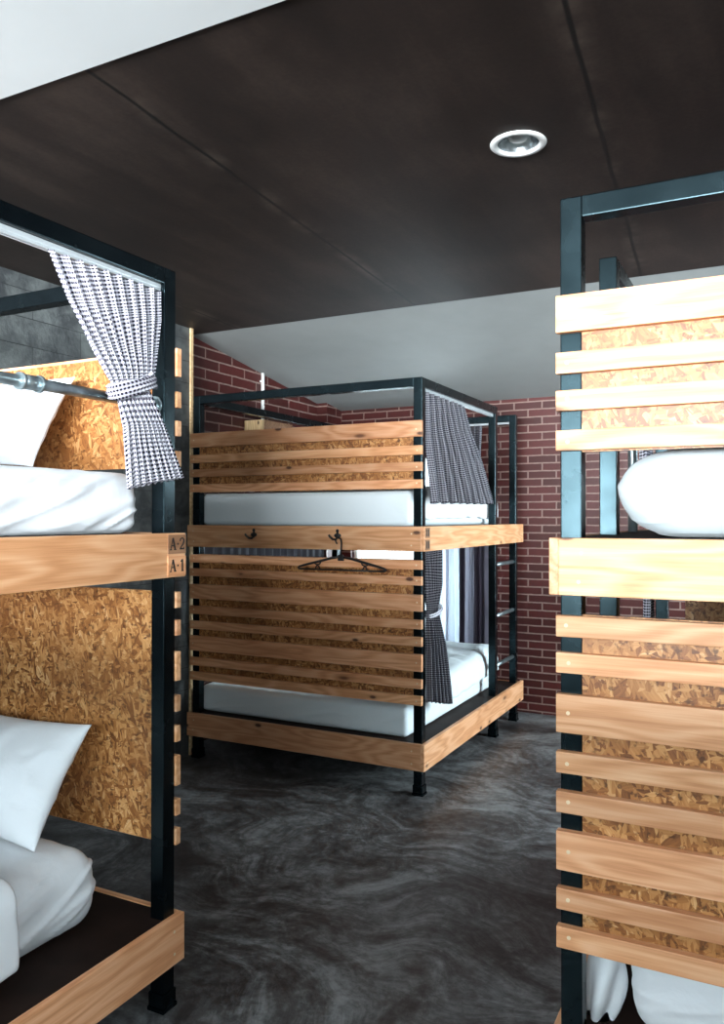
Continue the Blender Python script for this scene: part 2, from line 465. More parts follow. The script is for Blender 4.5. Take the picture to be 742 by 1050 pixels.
# ------------------------------------------------------------------ bunk beds
def board(name, parent, L, H, T, center, yaw=0.0, mat=None, plugs=1, ends=.028, inset=.004, face=-1):
    """sawn board: local X along its length, local Z its width; pale filler plugs over the screws near both ends"""
    bm = bmesh.new()
    add_box(bm, -L / 2, L / 2, -T / 2, T / 2, -H / 2, H / 2, 0, .0022)
    zs = {0: [], 1: [0.0], 2: [-H * .24, H * .22]}[plugs]
    for sx in (-1, 1):
        for z in zs:
            c = (sx * (L / 2 - ends) + random.uniform(-.004, .004), face * T / 2, z + random.uniform(-.004, .004))
            add_cyl(bm, c, (c[0], c[1] + face * .0006, c[2]), .0048, n=10, mi=1)
    return link(name, bm, [mat or WOOD, PLUG], parent, loc=center, rot=(0, 0, yaw))

UP = [(1.937, 2.025), (1.840, 1.890), (1.752, 1.800), (1.658, 1.706)]
LO = [(1.220, 1.270), (1.135, 1.183), (.995, 1.085), (.900, .950), (.807, .857), (.672, .764), (.580, .630), (.490, .540)]
ZT, PS, TB = 2.2615, .05, .022
RAILS = [(.139, .282), (1.318, 1.4526)]

def bunk(label, x0, x1, y0, y1, open_side, panel, ladder):
    """x0..y1: outer faces of the steel posts. open_side +1/-1 in x; panel and ladder: -1 near end, +1 far end"""
    root = empty('bunk_bed', ((x0 + x1) / 2, (y0 + y1) / 2, 0), label, 'bunk bed', 'steel and pine bunk beds')
    ox, oy = (x0 + x1) / 2, (y0 + y1) / 2
    X = lambda v: v - ox
    Y = lambda v: v - oy
    xo = x1 if open_side > 0 else x0                     # outer face on the open side
    xi = xo - open_side * PS
    def post(px, py):
        bm = bmesh.new(); add_box(bm, px, px + PS, py, py + PS, .012, ZT, 0, .003)
        p = link('post', bm, STEEL, root, loc=(-ox, -oy, 0))
        bm = bmesh.new()
        add_box(bm, px - .007, px + PS + .007, py - .007, py + PS + .007, 0, .012, 0, .002)
        add_box(bm, px - .004, px + PS + .004, py - .004, py + PS + .004, .012, .055, 0, .002)
        link('foot', bm, STEEL, p)
    for px in (x0, x1 - PS):
        for py in (y0, y1 - PS): post(px, py)
    ly = (y1 - .489 - PS) if ladder > 0 else (y0 + .489)  # ladder post
    post(min(xo, xi), ly)
    def bar(name, a, b, c, d, e, f):
        bm = bmesh.new(); add_box(bm, a, b, c, d, e, f, 0, .003)
        return link(name, bm, STEEL, root, loc=(-ox, -oy, 0))
    zt0 = ZT - PS
    bar('top_bar', x0 + PS, x1 - PS, y0, y0 + PS, zt0, ZT)
    bar('top_bar', x0 + PS, x1 - PS, y1 - PS, y1, zt0, ZT)
    xw = x0 if open_side > 0 else x1 - PS
    bar('top_bar', xw, xw + PS, y0 + PS, y1 - PS, zt0, ZT)
    by0, by1 = (y0 + PS, ly) if ladder > 0 else (ly + PS, y1 - PS)
    bar('top_bar', min(xo, xi), max(xo, xi), by0, by1, zt0, ZT)
    # decks on steel frames
    for z0, z1 in RAILS:
        bm = bmesh.new()
        f0, f1 = z1 - .055, z1 - .022
        add_box(bm, x0 + PS, x1 - PS, y0 + .005, y0 + .045, f0, f1); add_box(bm, x0 + PS, x1 - PS, y1 - .045, y1 - .005, f0, f1)
        add_box(bm, x0 + .005, x0 + .045, y0 + PS, y1 - PS, f0, f1); add_box(bm, x1 - .045, x1 - .005, y0 + PS, y1 - PS, f0, f1)
        link('deck_frame', bm, STEEL, root, loc=(-ox, -oy, 0))
        bm = bmesh.new()
        e = .052
        add_box(bm, x0 + e, x1 - e, y0 + e, y1 - e, z1 - .022, z1 - .002)
        for q in ((x0 + e, x1 - e, y0 + .002, y0 + e), (x0 + e, x1 - e, y1 - e, y1 - .002), (x0 + .002, x0 + e, y0 + e, y1 - e), (x1 - e, x1 - .002, y0 + e, y1 - e)):
            add_box(bm, *q, z1 - .022, z1 - .002)
        link('deck', bm, DECK, root, loc=(-ox, -oy, 0))
    rails = []
    for z0, z1 in RAILS:
        H, zc = z1 - z0, (z0 + z1) / 2
        over = .028
        xa, xb = (x0 - over, x1) if open_side > 0 else (x0, x1 + over)
        for sgn, yy in ((-1, y0), (1, y1)):
            rails.append(board('side_board', root, xb - xa, H, TB, (X((xa + xb) / 2), Y(yy + sgn * TB / 2), zc), 0 if sgn < 0 else PI, plugs=2, ends=.05))
        ya, yb = y0 - TB, y1 + TB
        if ladder > 0: yb += .055
        rails.append(board('side_board', root, yb - ya, H, TB, (X(xo + open_side * TB / 2), Y((ya + yb) / 2), zc), PI / 2 * open_side, plugs=2, ends=.05))
    # headboard: strand board between the posts, pine slats outside
    yp = y0 if panel < 0 else y1
    for grp, (pz0, pz1) in ((UP, (1.655, 2.012)), (LO, (.498 if panel > 0 else .495, 1.272))):
        bm = bmesh.new()
        w, t = (x1 - x0 - 2 * PS) - .002, .012
        add_box(bm, -w / 2, w / 2, -t / 2, t / 2, -(pz1 - pz0) / 2, (pz1 - pz0) / 2)
        hb = link('headboard_panel', bm, OSB, root, loc=(0, Y(yp - panel * (.0005 + t / 2)), (pz0 + pz1) / 2))
        for z0, z1 in grp:
            s = board('slat', hb, (x1 - x0) + .012, z1 - z0, TB, (0, panel * (t / 2 + .0005 + TB / 2), (z0 + z1) / 2 - (pz0 + pz1) / 2), 0 if panel < 0 else PI)
    # ladder rungs
    for z in (.475, .82, 1.175):
        bm = bmesh.new()
        a, b = (ly + PS, y1 - PS) if ladder > 0 else (y0 + PS, ly)
        xc = (xo + xi) / 2
        add_cyl(bm, (xc, a, z), (xc, b, z), .014)
        link('rung', bm, GALV, root, loc=(-ox, -oy, 0))
    # curtain track under the top bar of the open side
    bm = bmesh.new()
    xc = (xo + xi) / 2
    add_box(bm, xc - .011, xc + .011, by0, by1, zt0 - .014, zt0 - .0005, 0, .002)
    add_box(bm, xc - .009, xc - .004, by0, by1, zt0 - .021, zt0 - .014)
    add_box(bm, xc + .004, xc + .009, by0, by1, zt0 - .021, zt0 - .014)
    link('curtain_track', bm, ALU, root, loc=(-ox, -oy, 0))
    return root, ox, oy, rails, xo, xi, ly

LXR = -1.635
rootL, lox, loy, railsL, *_ = bunk('left bunk bed with a tied checked curtain and A·2, A·1 on its board', -3.19, LXR, .10, 1.932, 1, 1, -1)
MX0, MX1, MY0, MY1 = -3.22, -1.667, 3.9740, 5.8055
rootM, mox, moy, railsM, *_ = bunk('bunk bed in the far brick corner with a clothes hanger on its front board', MX0, MX1, MY0, MY1, 1, -1, 1)
RX0, RX1, RY0, RY1 = -.4435, 1.112, 1.907, 3.737
rootR, rox, roy, railsR, *_ = bunk('nearest bunk bed, at the right edge, its slatted headboard in bright light', RX0, RX1, RY0, RY1, -1, -1, -1)

# far-end strand board on the lower level of the right bunk
bm = bmesh.new(); w = RX1 - .06 - (-.325)
add_box(bm, -w / 2, w / 2, -.006, .006, -.39, .39)
link('footboard_panel', bm, OSB, rootR, loc=((RX1 - .06 - .325) / 2 - rox, 3.715 - roy, .89))

# curtain track under the far top bar of the middle bunk
bm = bmesh.new(); add_box(bm, MX0 + PS, MX1 - PS, MY1 - .042, MY1 - .012, ZT - PS - .016, ZT - PS - .0005, 0, .002)
link('curtain_track', bm, ALU, rootM, loc=(-mox, -moy, 0))

# grab rail pipes
def grab_rail(root, ox, oy, pts, couplings, flange):
    bm = bmesh.new(); add_tube(bm, pts, .0155, 16)
    o = link('grab_rail', bm, GALV, root, loc=(-ox, -oy, 0))
    for p, d in couplings:
        bm = bmesh.new(); p = Vector(p); d = Vector(d)
        add_cyl(bm, p - d * .032, p + d * .032, .0195)
        add_cyl(bm, p - d * .034, p - d * .024, .0225); add_cyl(bm, p + d * .024, p + d * .034, .0225)
        link('coupling', bm, GALV, o)
    bm = bmesh.new(); p, d = Vector(flange[0]), Vector(flange[1])
    add_cyl(bm, p, p - d * .006, .028, n=28); add_cyl(bm, p - d * .006, p - d * .03, .021, .020)
    link('flange', bm, GALV, o)
gx, gz = LXR - .034, 1.842
arc = [(gx, .72 + .08 * (1 - math.sin(a)), gz - .08 * (1 - math.cos(a))) for a in [PI / 2 * i / 6 for i in range(7)]]
grab_rail(rootL, lox, loy, [(gx, 1.880, gz), (gx, 1.3, gz), (gx, .83, gz)] + arc + [(gx, .72, 1.46)], [((gx, 1.415, gz), (0, 1, 0))], ((gx, 1.8815, gz), (0, 1, 0)))
gx = RX0 + .030
arc = [(gx, 2.835 + .08 * (1 - math.sin(a)), gz - .08 * (1 - math.cos(a))) for a in [PI / 2 * i / 6 for i in range(7)]]
grab_rail(rootR, rox, roy, [(gx, 3.685, gz), (gx, 3.3, gz), (gx, 2.96, gz)] + arc + [(gx, 2.835, 1.452)], [], ((gx, 3.6865, gz), (0, 1, 0)))

# number tags on the corner of the upper boards
def glyph(bm, ch, cx, cz, h, y=0.0, t=.0008):
    """stencil-like serif figures made of flat strokes; local X right, Z up"""
    def quad(p):
        a = [bm.verts.new((cx + q[0] * h, y, cz + q[1] * h)) for q in p]
        b = [bm.verts.new((cx + q[0] * h, y - t, cz + q[1] * h)) for q in p]
        n = len(p); bm.faces.new(a); bm.faces.new(b)
        for i in range(n): bm.faces.new((a[i], a[(i + 1) % n], b[(i + 1) % n], b[i]))
    def stroke(p, ws):
        pts = [Vector((q[0], q[1])) for q in p]
        Ls, Rs = [], []
        for i, q in enumerate(pts):
            d = (pts[min(i + 1, len(pts) - 1)] - pts[max(i - 1, 0)]).normalized(); nn = Vector((-d.y, d.x))
            w = ws[i] if isinstance(ws, list) else ws
            Ls.append(q + nn * w / 2); Rs.append(q - nn * w / 2)
        for i in range(len(pts) - 1): quad([Ls[i], Ls[i + 1], Rs[i + 1], Rs[i]])
    if ch == 'A':
        stroke([(-.27, -.45), (-.01, .5)], .08); stroke([(0, .5), (.27, -.45)], .19)
        stroke([(-.18, -.14), (.17, -.14)], .09)
        stroke([(-.40, -.46), (-.14, -.46)], .08); stroke([(.12, -.46), (.42, -.46)], .08)
    elif ch == '.':
        quad([(.09 * math.cos(a), .09 * math.sin(a)) for a in [PI / 4 * i for i in range(8)]])
    elif ch == '1':
        stroke([(.04, .5), (.04, -.46)], .17); stroke([(.03, .47), (-.16, .30)], .10); stroke([(-.10, -.46), (.20, -.46)], .08)
    elif ch == '2':
        P = [(-.24, .22), (-.20, .38), (-.06, .47), (.10, .46), (.22, .34), (.22, .16), (.10, -.04), (-.10, -.24), (-.26, -.42)]
        stroke(P, [.12, .12, .10, .11, .16, .18, .15, .11, .10]); stroke([(-.28, -.41), (.27, -.41)], .14); stroke([(.24, -.46), (.27, -.26)], .07)
def number_tag(root, ox, oy, xf, yc, zc, text, w, h, marks=False):
    bm = bmesh.new(); add_box(bm, -w / 2, w / 2, -.0015, .0015, -h / 2, h / 2, 0, .0006)
    o = link('number_tag', bm, STAIN if not text.endswith('1') else WOOD, root, loc=(xf + .0016 - ox, yc - oy, zc), rot=(0, 0, PI / 2))
    bm = bmesh.new()
    if marks:
        for x in (-.012, .012): add_box(bm, x - .006, x + .006, -.0024, -.0014, -h * .34, h * .34)
    else:
        glyph(bm, text[0], -.0195, .001, .037, -.0014); glyph(bm, '.', .0035, .001, .037, -.0014); glyph(bm, text[2], .0225, .001, .037, -.0014)
    link('lettering', bm, INK, o)
xf = LXR + TB
number_tag(rootL, lox, loy, xf, 1.912, 1.4185, 'A.2', .082, .058)
number_tag(rootL, lox, loy, xf, 1.912, 1.3525, 'A.1', .082, .060)
xf = MX1 + TB
number_tag(rootM, mox, moy, xf, 3.996, 1.4185, 'A.4', .062, .056, True)
number_tag(rootM, mox, moy, xf, 3.996, 1.3525, 'A.3', .062, .056, True)

# coat hooks on the front board of the middle bunk
def coat_hook(x, z):
    bm = bmesh.new(); y = MY0 - TB
    add_ellipsoid(bm, (x, y - .004, z), (.023, .006, .013)); add_ellipsoid(bm, (x, y - .005, z + .027), (.010, .007, .010))
    add_box(bm, x - .005, x + .005, y - .007, y - .0005, z - .018, z + .020)
    add_tube(bm, [(x, y - .004, z - .010), (x - .006, y - .018, z - .022), (x - .016, y - .032, z - .020), (x - .028, y - .042, z - .006), (x - .034, y - .045, z + .006)], .0065, 10)
    link('coat_hook', bm, BLACK, rootM, loc=(-mox, -moy, 0))
coat_hook(-2.742, 1.398); coat_hook(-2.172, 1.398)

# clothes hanger on the second hook
bm = bmesh.new()
hx, hy, hz = -2.150, 3.922, 1.268
y0 = 3.925
hook = [(hx - .012, y0, 1.352), (hx - .022, y0, 1.368), (hx - .016, y0, 1.384), (hx, y0, 1.387), (hx + .012, y0, 1.378), (hx + .016, y0, 1.36), (hx + .014, y0, 1.32), (hx + .012, y0, 1.285)]
add_tube(bm, hook, .0042, 10)
cx = hx + .012
add_box(bm, cx - .018, cx + .018, y0 - .005, y0 + .005, 1.258, 1.292, 0, .003)

for s in (-1, 1):
    add_tube(bm, [(cx + s * .012, y0, 1.278), (cx + s * .06, y0, 1.272), (cx + s * .14, y0, 1.252), (cx + s * .24, y0, 1.228), (cx + s * .272, y0, 1.219), (cx + s * .280, y0, 1.213), (cx + s * .272, y0, 1.207), (cx + s * .24, y0, 1.206)], [.006, .0072, .0072, .0068, .006, .006, .006, .006], 10)
    add_tube(bm, [(cx + s * .128, y0, 1.254), (cx + s * .135, y0, 1.238), (cx + s * .150, y0, 1.232), (cx + s * .165, y0, 1.236), (cx + s * .170, y0, 1.246)], .0038, 8)
    add_tube(bm, [(cx + s * .135, y0, 1.207), (cx + s * .142, y0, 1.222), (cx + s * .150, y0, 1.231)], .0034, 8)
    add_tube(bm, [(cx + s * .165, y0, 1.207), (cx + s * .160, y0, 1.222), (cx + s * .153, y0, 1.231)], .0034, 8)
add_tube(bm, [(cx - .245, y0, 1.206), (cx, y0, 1.206), (cx + .245, y0, 1.206)], .0048, 10)
tag(link('clothes_hanger', bm, BLACK), 'black plastic clothes hanger on a hook of the far bunk', 'hanger')

# ------------------------------------------------------------------ bedding
def soft_box(name, x0, x1, y0, y1, z0, z1, r, mat, amp=.006, freq=5, wr=None, seed=0):
    bm = bmesh.new()
    r2 = bmesh.ops.create_cube(bm, size=2.0)
    bmesh.ops.subdivide_edges(bm, edges=bm.edges[:], cuts=83, use_grid_fill=True)
    cx, cy, cz = (x0 + x1) / 2, (y0 + y1) / 2, (z0 + z1) / 2
    hx, hy, hz = (x1 - x0) / 2, (y1 - y0) / 2, (z1 - z0) / 2
    for v in bm.verts:
        q = v.co.copy()
        # crowd the grid towards the edges so that the rounding stays smooth
        q = Vector([math.copysign(1 - (1 - abs(a)) ** 1.6, a) for a in q])
        p = Vector((q.x * hx, q.y * hy, q.z * hz))
        rz = min(r, hz)
        c = Vector((max(-hx + r, min(hx - r, p.x)), max(-hy + r, min(hy - r, p.y)), max(-hz + rz, min(hz - rz, p.z))))
        d = p - c
        if d.length > 1e-9:
            n = Vector((d.x / r, d.y / r, d.z / rz)).normalized(); p = c + Vector((n.x * r, n.y * r, n.z * rz))
        else: n = Vector((0, 0, math.copysign(1, p.z)))
        w = Vector((cx + p.x, cy + p.y, cz + p.z))
        k = noise.noise(w * freq + Vector((seed, 0, 0))) * amp
        if wr: k += wr(w, n)
        if p.z > -hz + .01: p = p + n * k
        v.co = p
    o = link(name, bm, mat, None, True, loc=(cx, cy, cz))
    return o

def ridge(x, y, seed):
    v = noise.noise(Vector((x, y, seed))) + .35 * noise.noise(Vector((x * 2.3, y * 2.1, seed + 4)))
    return max(0.0, 1 - abs(v) * 2.6) ** 2.2
def side_wrinkle(slant, amp, fr=26):
    """creases pulled slantwise across the sides of a sheet, a few softer ones on top"""
    def f(w, n):
        s = min(1.0, max(0.0, 1 - abs(n.z)) * 1.5)
        al, ac = w.z * slant + (w.x + w.y), w.z - (w.x + w.y) * .55 * slant * .5
        m = .35 + .65 * max(0.0, noise.noise(Vector((w.x * 2.1, w.y * 2.1, 3.3))) + .5)
        return amp * (s * m * (ridge(ac * fr * .36, al * 1.5, 1.7) - .25) + (1 - s) * .30 * ridge(w.x * 3.2 + w.y, w.y * 5 - w.x, 6.1))
    return f

tag(soft_box('mattress', -3.13, -1.712, .22, 1.868, 1.4515, 1.636, .05, LINEN, .007, 5, side_wrinkle(1.3, .013, 46), 1), 'white-sheeted mattress on the upper level of the left bunk beneath the checked curtain', 'mattress', 'mattresses')
tag(soft_box('mattress', -3.12, -1.790, .22, 1.800, .2805, .515, .085, LINEN, .008, 5, side_wrinkle(1.3, .010, 34), 2), 'white-sheeted mattress on the lower level of the left bunk, dark deck showing beside it', 'mattress', 'mattresses')
tag(soft_box('mattress', -3.200, -1.762, 4.036, 5.640, 1.4515, 1.650, .030, BLUELINEN, .002, 5, None, 3), 'pale mattress on the upper level of the far bunk, above the hooks', 'mattress', 'mattresses')
tag(soft_box('mattress', -3.200, -1.782, 4.036, 5.660, .2805, .448, .030, BLUELINEN, .003, 5, side_wrinkle(.8, .005, 30), 4), 'pale mattress on the lower level of the far bunk, below its slats', 'mattress', 'mattresses')
tag(soft_box('mattress', -.345, 1.04, 1.985, 3.62, 1.4515, 1.672, .15, BLUELINEN, .008, 6, side_wrinkle(1.0, .007, 34), 5), 'puffy white mattress on the upper level of the near right bunk', 'mattress', 'mattresses')
tag(soft_box('mattress', -.297, 1.04, 1.968, 3.62, .2805, .480, .06, LINEN, .008, 5, side_wrinkle(1.0, .009, 30), 6), 'white mattress under the lowest slat of the near right bunk', 'mattress', 'mattresses')

def pillow(name, L, W, T, M, mat, seed, label, group='pillows'):
    """two puffed faces that meet in a seam with drawn-out corners; M places local x along its length, y along its width"""
    bm = bmesh.new(); n = 40
    def P(i, j, s):
        u, v = -1 + 2 * i / n, -1 + 2 * j / n
        u = math.copysign(1 - (1 - abs(u)) ** 1.3, u); v = math.copysign(1 - (1 - abs(v)) ** 1.3, v)
        x = L / 2 * u * (1 - .075 * (1 - v * v)); y = W / 2 * v * (1 - .095 * (1 - u * u))
        e = max(0.0, (1 - u ** 2)) ** .55 * max(0.0, (1 - v ** 2)) ** .55
        k = noise.noise(Vector((x * 7, y * 7, seed))) * .10 + noise.noise(Vector((x * 17, y * 12, seed + 5))) * .05
        rad = math.sin(math.atan2(v, u) * 9 + seed) * .05 * (u * u + v * v) ** .8 + .16 * ridge(x * 5 + y * 3, y * 7 - x * 3, seed) - .05
        return Vector((x, y, s * T / 2 * e * (1 + k + rad)))
    g = {}
    for s in (1, -1):
        for i in range(n + 1):
            for j in range(n + 1):
                edge = i in (0, n) or j in (0, n)
                if edge and s < 0: g[(s, i, j)] = g[(1, i, j)]
                else: g[(s, i, j)] = bm.verts.new(P(i, j, s))
        for i in range(n):
            for j in range(n):
                q = [g[(s, i, j)], g[(s, i + 1, j)], g[(s, i + 1, j + 1)], g[(s, i, j + 1)]]
                if s < 0: q.reverse()
                f = bm.faces.new(q); f.smooth = True
    o = link(name, bm, mat, None, True)
    o.matrix_world = M
    return tag(o, label, 'pillow', group)

def frame(origin, ex, ey):
    ex = Vector(ex).normalized(); ez = ex.cross(Vector(ey)).normalized(); ey = ez.cross(ex)
    m = Matrix((ex, ey, ez)).transposed().to_4x4(); m.translation = Vector(origin); return m
# lower pillow leans on the strand board; upper one too
pillow('pillow', .67, .385, .19, frame((-2.222, 1.742, .690), (-1, .03, -.01), (0, .204, .303)), LINEN, 3, 'white pillow leaning on the brown strand board of the lower left bunk')
pillow('pillow', .66, .335, .15, frame((-2.31, 1.785, 1.812), (-1, .03, .03), (.05, .14, .27)), LINEN, 8, 'white pillow leaning on the strand board of the upper left bunk behind the pipe')

def drape(name, x_in, x_edge, y0, y1, ztop, drop, mat, label, amp=.02, seed=0, thick=.018, r=.05, hem=.03, fy=9, slope=0.0, cat='duvet'):
    """bed cover lying flat from x_in to x_edge, rolling over the edge and hanging down by drop"""
    bm = bmesh.new(); nu, nv = 70, 60
    flat = abs(x_edge - x_in); s = 1 if x_edge > x_in else -1
    tot = flat + r * PI / 2 + drop
    g = []
    for i in range(nu + 1):
        row = []
        for j in range(nv + 1):
            y = y0 + (y1 - y0) * j / nv
            h = drop + hem * noise.noise(Vector((y * 6, seed, 0)))
            a = (flat + r * PI / 2 + h) * (i / nu)
            if a < flat: x, z, nx, nz = x_in + s * a, ztop, 0, 1
            elif a < flat + r * PI / 2:
                t = (a - flat) / r; x, z, nx, nz = x_edge + s * r * math.sin(t), ztop - r + r * math.cos(t), s * math.sin(t), math.cos(t)
            else: x, z, nx, nz = x_edge + s * r, ztop - r - (a - flat - r * PI / 2), s, 0
            k = noise.noise(Vector((a * 5, y * fy, seed))) * amp + noise.noise(Vector((a * 12, y * 14, seed + 3))) * amp * .45
            k = max(k, thick / 2 + .004 - amp * .6) * (1 if nz > .5 else .45)
            ed = min(1, j / 5, (nv - j) / 5)
            z += slope * (y - y0) if nz > .5 else slope * (y - y0) * .5
            row.append(bm.verts.new((x + nx * (k + amp * .6), y + .012 * noise.noise(Vector((a * 9, y * 3, seed + 7))), z + nz * (k + amp * .6) * (.4 + .6 * ed))))
        g.append(row)
    for i in range(nu):
        for j in range(nv): bm.faces.new((g[i][j], g[i + 1][j], g[i + 1][j + 1], g[i][j + 1]))
    o = link(name, bm, mat, None, True)
    m = o.modifiers.new('thickness', 'SOLIDIFY'); m.thickness = thick; m.offset = 0
    m = o.modifiers.new('soft', 'SUBSURF'); m.levels = 1; m.render_levels = 1
    return tag(o, label, cat, 'duvets')
drape('duvet', -3.08, -1.795, .30, 1.375, 1.668, .002, LINEN, 'white duvet folded on the upper mattress of the left bunk at the picture edge', .022, 1, r=.012, hem=0)
drape('duvet', -3.08, -1.775, .30, 1.425, .552, .17, LINEN, 'white duvet hanging over the lower mattress of the left bunk, in the bottom corner', .016, 2)
drape('duvet', -3.10, -1.824, 4.62, 5.58, .512, .085, BLUELINEN, 'pale duvet rumpled on the lower level of the far bunk', .030, 3, fy=5, thick=.025, slope=.05)
drape('duvet', -3.10, -1.798, 4.12, 5.52, 1.665, .12, LINEN, 'white duvet below the curtain hem on the upper level of the far bunk', .02, 4, fy=7)

# bunched sheet beside the lower mattress of the right bunk
bm = bmesh.new(); n, m_ = 40, 26
g = []
for i in range(n + 1):
    row = []
    for j in range(m_ + 1):
        u, t = i / n, j / m_
        ph = u * PI * 2
        ex, ey = .046, .052
        fold = 1 + .26 * math.sin(ph * 4 + 2.5 * t) * (.3 + .7 * t) + .12 * noise.noise(Vector((ph, t * 3, 2)))
        pin = .55 + .45 * math.sin(PI * min(1, .12 + t * .80))
        row.append(bm.verts.new((-.374 + ex * fold * pin * math.cos(ph) + .02 * (1 - t), 2.022 + ey * fold * pin * math.sin(ph), .445 - t * .1645)))
    g.append(row)
for i in range(n):
    for j in range(m_): bm.faces.new((g[i][j], g[i + 1][j], g[i + 1][j + 1], g[i][j + 1]))
bmesh.ops.remove_doubles(bm, verts=bm.verts[:], dist=1e-5)
bmesh.ops.holes_fill(bm, edges=bm.edges[:])
tag(link('bed_sheet', bm, LINEN, None, True), 'bunched grey-white sheet end behind the lowest slat of the right bunk', 'sheet')

# ------------------------------------------------------------------ curtains
def edge_at(pts, t):
    """interpolate a list of (t, y, z, x) rows"""
    for a, b in zip(pts, pts[1:]):
        if t <= b[0] + 1e-9:
            k = (t - a[0]) / max(1e-9, b[0] - a[0]); k2 = k * k * (3 - 2 * k) * .4 + k * .6
            return [a[i] + (b[i] - a[i]) * k2 for i in (1, 2, 3)]
    return list(pts[-1][1:])

def curtain(name, left, right, npl, amp, cw, ch, mat, label, tie=None, group='checked curtains', nu=150, nv=80, swap=False, seed=0, cat='curtain', hemwave=0.006):
    """left/right: edge rows (t, y, z, x) from track to hem; npl pleats of depth amp(t); cw, ch cloth size for the check"""
    bm = bmesh.new(); uvl = bm.loops.layers.uv.new('UVMap')
    g = []
    for j in range(nv + 1):
        t = j / nv
        L, R = edge_at(left, t), edge_at(right, t)
        A = amp(t)
        row = []
        for i in range(nu + 1):
            s = i / nu
            ph = 2 * PI * npl * s + 1.1 * noise.noise(Vector((s * 4, t * 1.4, seed)))
            d = A * (math.sin(ph) + .35 * math.sin(ph * 2.1 + 1 + seed))
            y = L[0] + (R[0] - L[0]) * s + A * .22 * math.cos(ph * 1.0 + .6)
            z = L[1] + (R[1] - L[1]) * s + hemwave * math.sin(ph) * t * t
            x = L[2] + (R[2] - L[2]) * s + d
            p = (y, x, z) if swap else (x, y, z)
            row.append((bm.verts.new(p), s * cw, t * ch))
        g.append(row)
    for j in range(nv):
        for i in range(nu):
            q = [g[j][i], g[j][i + 1], g[j + 1][i + 1], g[j + 1][i]]
            f = bm.faces.new([a[0] for a in q]); f.smooth = True
            for lp, a in zip(f.loops, q): lp[uvl].uv = (a[1], a[2])
    me = bpy.data.meshes.new(name); bm.to_mesh(me); bm.free(); me.materials.append(mat)
    o = bpy.data.objects.new(name, me); C.objects.link(o)
    m = o.modifiers.new('thickness', 'SOLIDIFY'); m.thickness = .0016; m.offset = 0
    if tie: tie(o)
    return tag(o, label, cat, group)

def tieback(parent, p0, p1, rx, half, mat=None):
    """band of the same cloth wrapped round the gathered curtain, from p0 (low side) to p1 (high side) in the y-z plane"""
    bm = bmesh.new(); uvl = bm.loops.layers.uv.new('UVMap'); n = 48
    p0, p1 = Vector(p0), Vector(p1); c = (p0 + p1) / 2; hv = (p1 - p0) / 2
    nrm = Vector((1, 0, 0)); updir = hv.cross(nrm).normalized()
    if updir.z < 0: updir = -updir
    rings = []
    for i in range(n):
        a = 2 * PI * i / n
        mid = c + hv * math.cos(a) + nrm * rx * math.sin(a)
        out = (hv.normalized() * math.cos(a) + nrm * math.sin(a)).normalized()
        row = []
        for k in range(9):
            b = -1 + 2 * k / 8
            w = half * (1 + .18 * math.sin(a * 3 + 1))
            row.append((bm.verts.new(mid + updir * b * w + out * (.005 * (1 - b * b) + .0035 * math.sin(b * 7 + a * 2))), i / n * .45, b * w))
        rings.append(row)
    for i in range(n):
        for k in range(8):
            q = [rings[i][k], rings[(i + 1) % n][k], rings[(i + 1) % n][k + 1], rings[i][k + 1]]
            f = bm.faces.new([z[0] for z in q]); f.smooth = True
            for li, (lp, z) in enumerate(zip(f.loops, q)):
                lp[uvl].uv = (z[1] + (.45 if i == n - 1 and li in (1, 2) else 0), z[2])
    me = bpy.data.meshes.new('tieback'); bm.to_mesh(me); bm.free(); me.materials.append(mat or CHECK)
    o = bpy.data.objects.new('tieback', me); C.objects.link(o); o.parent = parent
    m = o.modifiers.new('thickness', 'SOLIDIFY'); m.thickness = .003; m.offset = 1
    return o

xc = -1.648
curtain('curtain',
    [(0, 1.446, 2.188, xc), (.2, 1.511, 2.076, xc), (.38, 1.592, 1.971, xc), (.53, 1.645, 1.884, xc + .018), (.60, 1.657, 1.842, xc + .034), (.72, 1.683, 1.756, xc + .040), (1, 1.690, 1.582, xc + .046)],
    [(0, 1.874, 2.188, xc), (.2, 1.874, 2.10, xc), (.38, 1.858, 2.003, xc), (.53, 1.826, 1.915, xc + .018), (.60, 1.790, 1.872, xc + .034), (.72, 1.843, 1.775, xc + .043), (1, 1.925, 1.622, xc + .048)],
    9, lambda t: .012 + .002 * t - .008 * math.exp(-((t - .585) / .08) ** 2), .95, .64, CHECK,
    'black and white checked curtain tied back on the upper level of the left bunk', lambda o: tieback(o, (-1.617, 1.636, 1.842), (-1.617, 1.815, 1.905), .026, .022), seed=1)
xm = MX1 - .012
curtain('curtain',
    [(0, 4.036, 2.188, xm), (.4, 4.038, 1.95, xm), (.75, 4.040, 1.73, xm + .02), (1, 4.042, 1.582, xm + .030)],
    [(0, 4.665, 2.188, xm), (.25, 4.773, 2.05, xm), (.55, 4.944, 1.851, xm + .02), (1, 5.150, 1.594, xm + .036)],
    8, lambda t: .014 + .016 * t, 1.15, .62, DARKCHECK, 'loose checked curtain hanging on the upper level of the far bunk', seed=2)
xm = MX1 + .004
